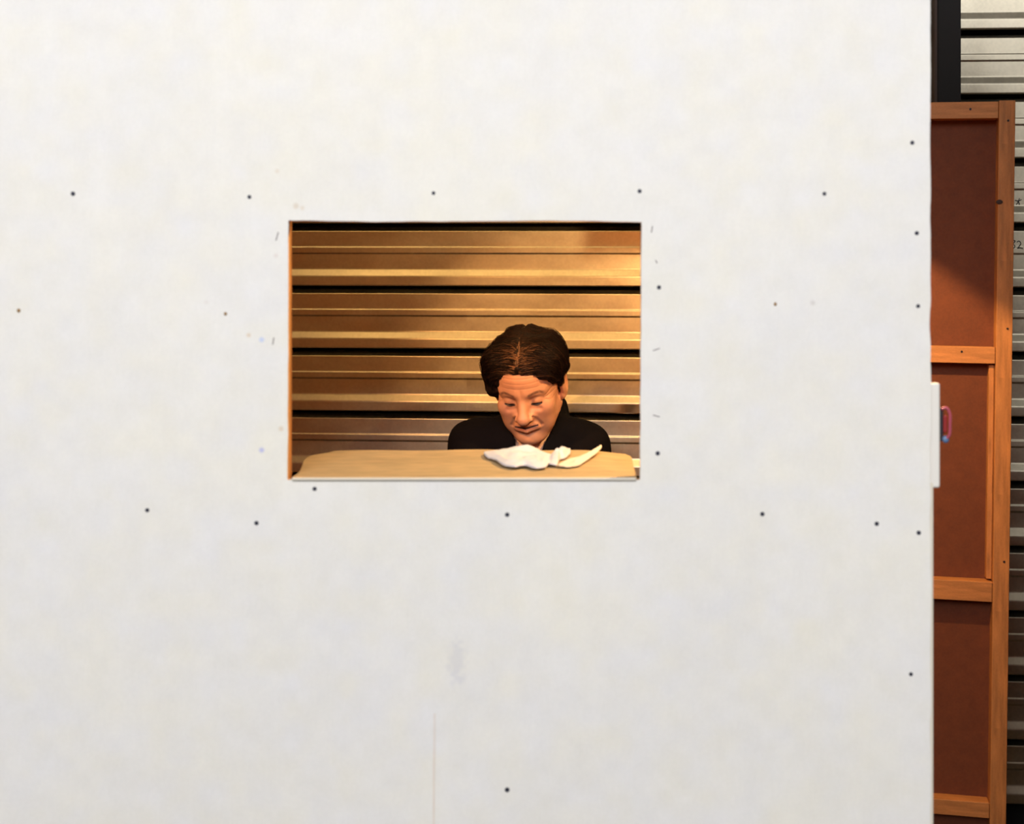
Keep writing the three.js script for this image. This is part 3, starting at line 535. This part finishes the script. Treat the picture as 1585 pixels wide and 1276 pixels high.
    // face left free
    d = smax(d, -ell(x, y, z, [0.006, -0.034, 0.112], [0.060, 0.078, 0.078]), 0.010);
    d = smax(d, -ell(x, y, z, [0.060, -0.030, 0.060], [0.045, 0.056, 0.060]), 0.010);
    d = smax(d, -ell(x, y, z, [-0.060, -0.056, 0.060], [0.050, 0.060, 0.060]), 0.010);
    d = smax(d, -ell(x, y, z, [0.088, -0.010, -0.010], [0.020, 0.036, 0.026]), 0.006);   // free ear
    return d;
  };
  const lumps = (x, y, z) => 0.013 * (noise(x * 36 + 2, y * 36, z * 30) - 0.5) + 0.006 * (noise(x * 85, y * 85 + 4, z * 60) - 0.5);
  const ridges = (x, y, z) => { const a = Math.atan2(y - 0.03, Math.abs(x) + 0.02); return 0.0016 * Math.sin((z * 190) + 8 * noise(x * 30, y * 30, z * 20) + a * 3) + 0.0016 * (noise(x * 130, y * 130, z * 130) - 0.5) + lumps(x, y, z); };
  const hairTone = (x, y, z) => { const n = noise(x * 90, y * 60, z * 220); if (Math.abs(x + 0.003 + 0.004 * (noise(z * 60, 3) - 0.5)) < 0.0026 && y > 0.085 && z > 0.0 && noise(x * 300, z * 150) > 0.35) return [0.17, 0.085, 0.05]; return n > 0.6 ? [0.017, 0.008, 0.006] : [0.009, 0.005, 0.004]; };
  const hm = new THREE.MeshPhysicalMaterial({ vertexColors: true, roughness: 0.55, specularIntensity: 0.3 });
  const hairG = paint(nets((x, y, z) => hull(x, y, z) + ridges(x, y, z), [-0.11, -0.10, -0.14], [0.11, 0.15, 0.09], 0.0022), hairTone); hairG.applyMatrix4(headM);
  const hair = mesh('hair', hairG, hm, who);
  const O = [0, 0.02, -0.02];
  const hullL = (x, y, z) => hull(x, y, z) + lumps(x, y, z);
  const out = (dx, dy, dz) => { const l = len3(dx, dy, dz); dx /= l; dy /= l; dz /= l; let a = 0.02, b = 0.2; for (let i = 0; i < 22; i++) { const m = (a + b) / 2; hullL(O[0] + dx * m, O[1] + dy * m, O[2] + dz * m) < 0 ? a = m : b = m; } return [dx, dy, dz, a]; };
  const sp = [], sn = [], sc = [], si = [], A = new THREE.Vector3(), B = new THREE.Vector3(), Nn = new THREE.Vector3(), Tt = new THREE.Vector3(), S1 = new THREE.Vector3();
  for (let k = 0; k < 5200; k++) {
    const side = rnd() < 0.5 ? -1 : 1, s = rnd(), pz = mix(0.088, -0.085, s), py = 0.105 - 0.06 * sstep(0.1, 0, s) + 0.0 * s;
    const sweep = rr(0.25, 1.0), back = rr(-0.02, 0.05) + 0.03 * s, wave = rr(0, 6.28), grey = k % 12 === 0 && s < 0.45, root = s < 0.30 && k % 3 === 0, r0 = rr(0.00035, 0.00065), lift = k % 25 === 0 ? rr(0.003, 0.008) : rr(0.0, 0.0028);
    const pts = []; const n = 9;
    for (let i = 0; i <= n; i++) {
      const t = i / n * sweep, th = mix(0.006, 2.0, t);
      const dx = side * Math.sin(th) * 0.10, dy = (py - O[1]) * Math.cos(th) + 0.02 * (1 - t), dz = (pz - O[2]) * (1 - 0.35 * t) - back * t + 0.008 * Math.sin(wave * 0.35 + t * 11 + s * 25) - 0.012 * t;
      const q = out(dx - 0.004, dy, dz); if (q[3] < 0.045) break;
      const r = q[3] + lift * Math.sin(Math.PI * Math.min(1, t * 1.2)) + 0.0022 - (i === 0 ? 0.004 : 0);
      const v = new THREE.Vector3(O[0] + q[0] * r, O[1] + q[1] * r, O[2] + q[2] * r); if (pts.length && v.distanceTo(pts[pts.length - 1]) > 0.03) break; pts.push(v);
    }
    if (pts.length < 4) continue;
    const col = grey ? [0.10, 0.045, 0.025] : rnd() < 0.35 ? [0.020, 0.008, 0.005] : [0.007, 0.004, 0.0035], b0 = sp.length / 3;
    for (let i = 0; i < pts.length; i++) {
      A.copy(pts[Math.max(0, i - 1)]); B.copy(pts[Math.min(pts.length - 1, i + 1)]); Tt.subVectors(B, A).normalize(); Nn.copy(pts[i]).sub(new THREE.Vector3(...O)).normalize(); S1.crossVectors(Tt, Nn).normalize(); Nn.crossVectors(S1, Tt).normalize();
      const r = r0 * (1 - 0.75 * i / (pts.length - 1));
      for (let q = 0; q < 3; q++) { const a = q * 2.0944, cx = Math.cos(a), cy = Math.sin(a), nx = Nn.x * cx + S1.x * cy, ny = Nn.y * cx + S1.y * cy, nz = Nn.z * cx + S1.z * cy; sp.push(pts[i].x + nx * r, pts[i].y + ny * r, pts[i].z + nz * r); sn.push(nx, ny, nz); const rt = root ? Math.max(0, 1 - i / (0.34 * (pts.length - 1))) : 0; sc.push(mix(col[0], 0.36, rt), mix(col[1], 0.17, rt), mix(col[2], 0.085, rt)); }
      if (i) for (let q = 0; q < 3; q++) { const a = b0 + (i - 1) * 3 + q, b = b0 + (i - 1) * 3 + (q + 1) % 3; si.push(a, b, a + 3, b, b + 3, a + 3); }
    }
  }
  const stg = new THREE.BufferGeometry(); stg.setAttribute('position', new THREE.Float32BufferAttribute(sp, 3)); stg.setAttribute('normal', new THREE.Float32BufferAttribute(sn, 3)); stg.setAttribute('color', new THREE.Float32BufferAttribute(sc, 3)); stg.setIndex(si); stg.applyMatrix4(headM);
  const st = mesh('strands', stg, hm, hair); st.userData.kind = 'stuff';
}
// ------------------------------------------------------------------ stool under the person
{
  const g = group('wooden_stool', [-0.068, 0, -1.0]);
  tag(g, 'plain wooden stool under the person in the black jacket', 'stool');
  mesh('seat', box(-0.17, 0.17, 0.455, 0.488, -0.15, 0.15, 0.006), M.pineAcross, g);
  for (const [x, z] of [[-0.14, -0.12], [0.14, -0.12], [-0.14, 0.12], [0.14, 0.12]]) mesh('leg', box(x - 0.018, x + 0.018, 0, 0.455, z - 0.018, z + 0.018, 0.003), M.pine, g);
}
renderer.render(scene, camera);
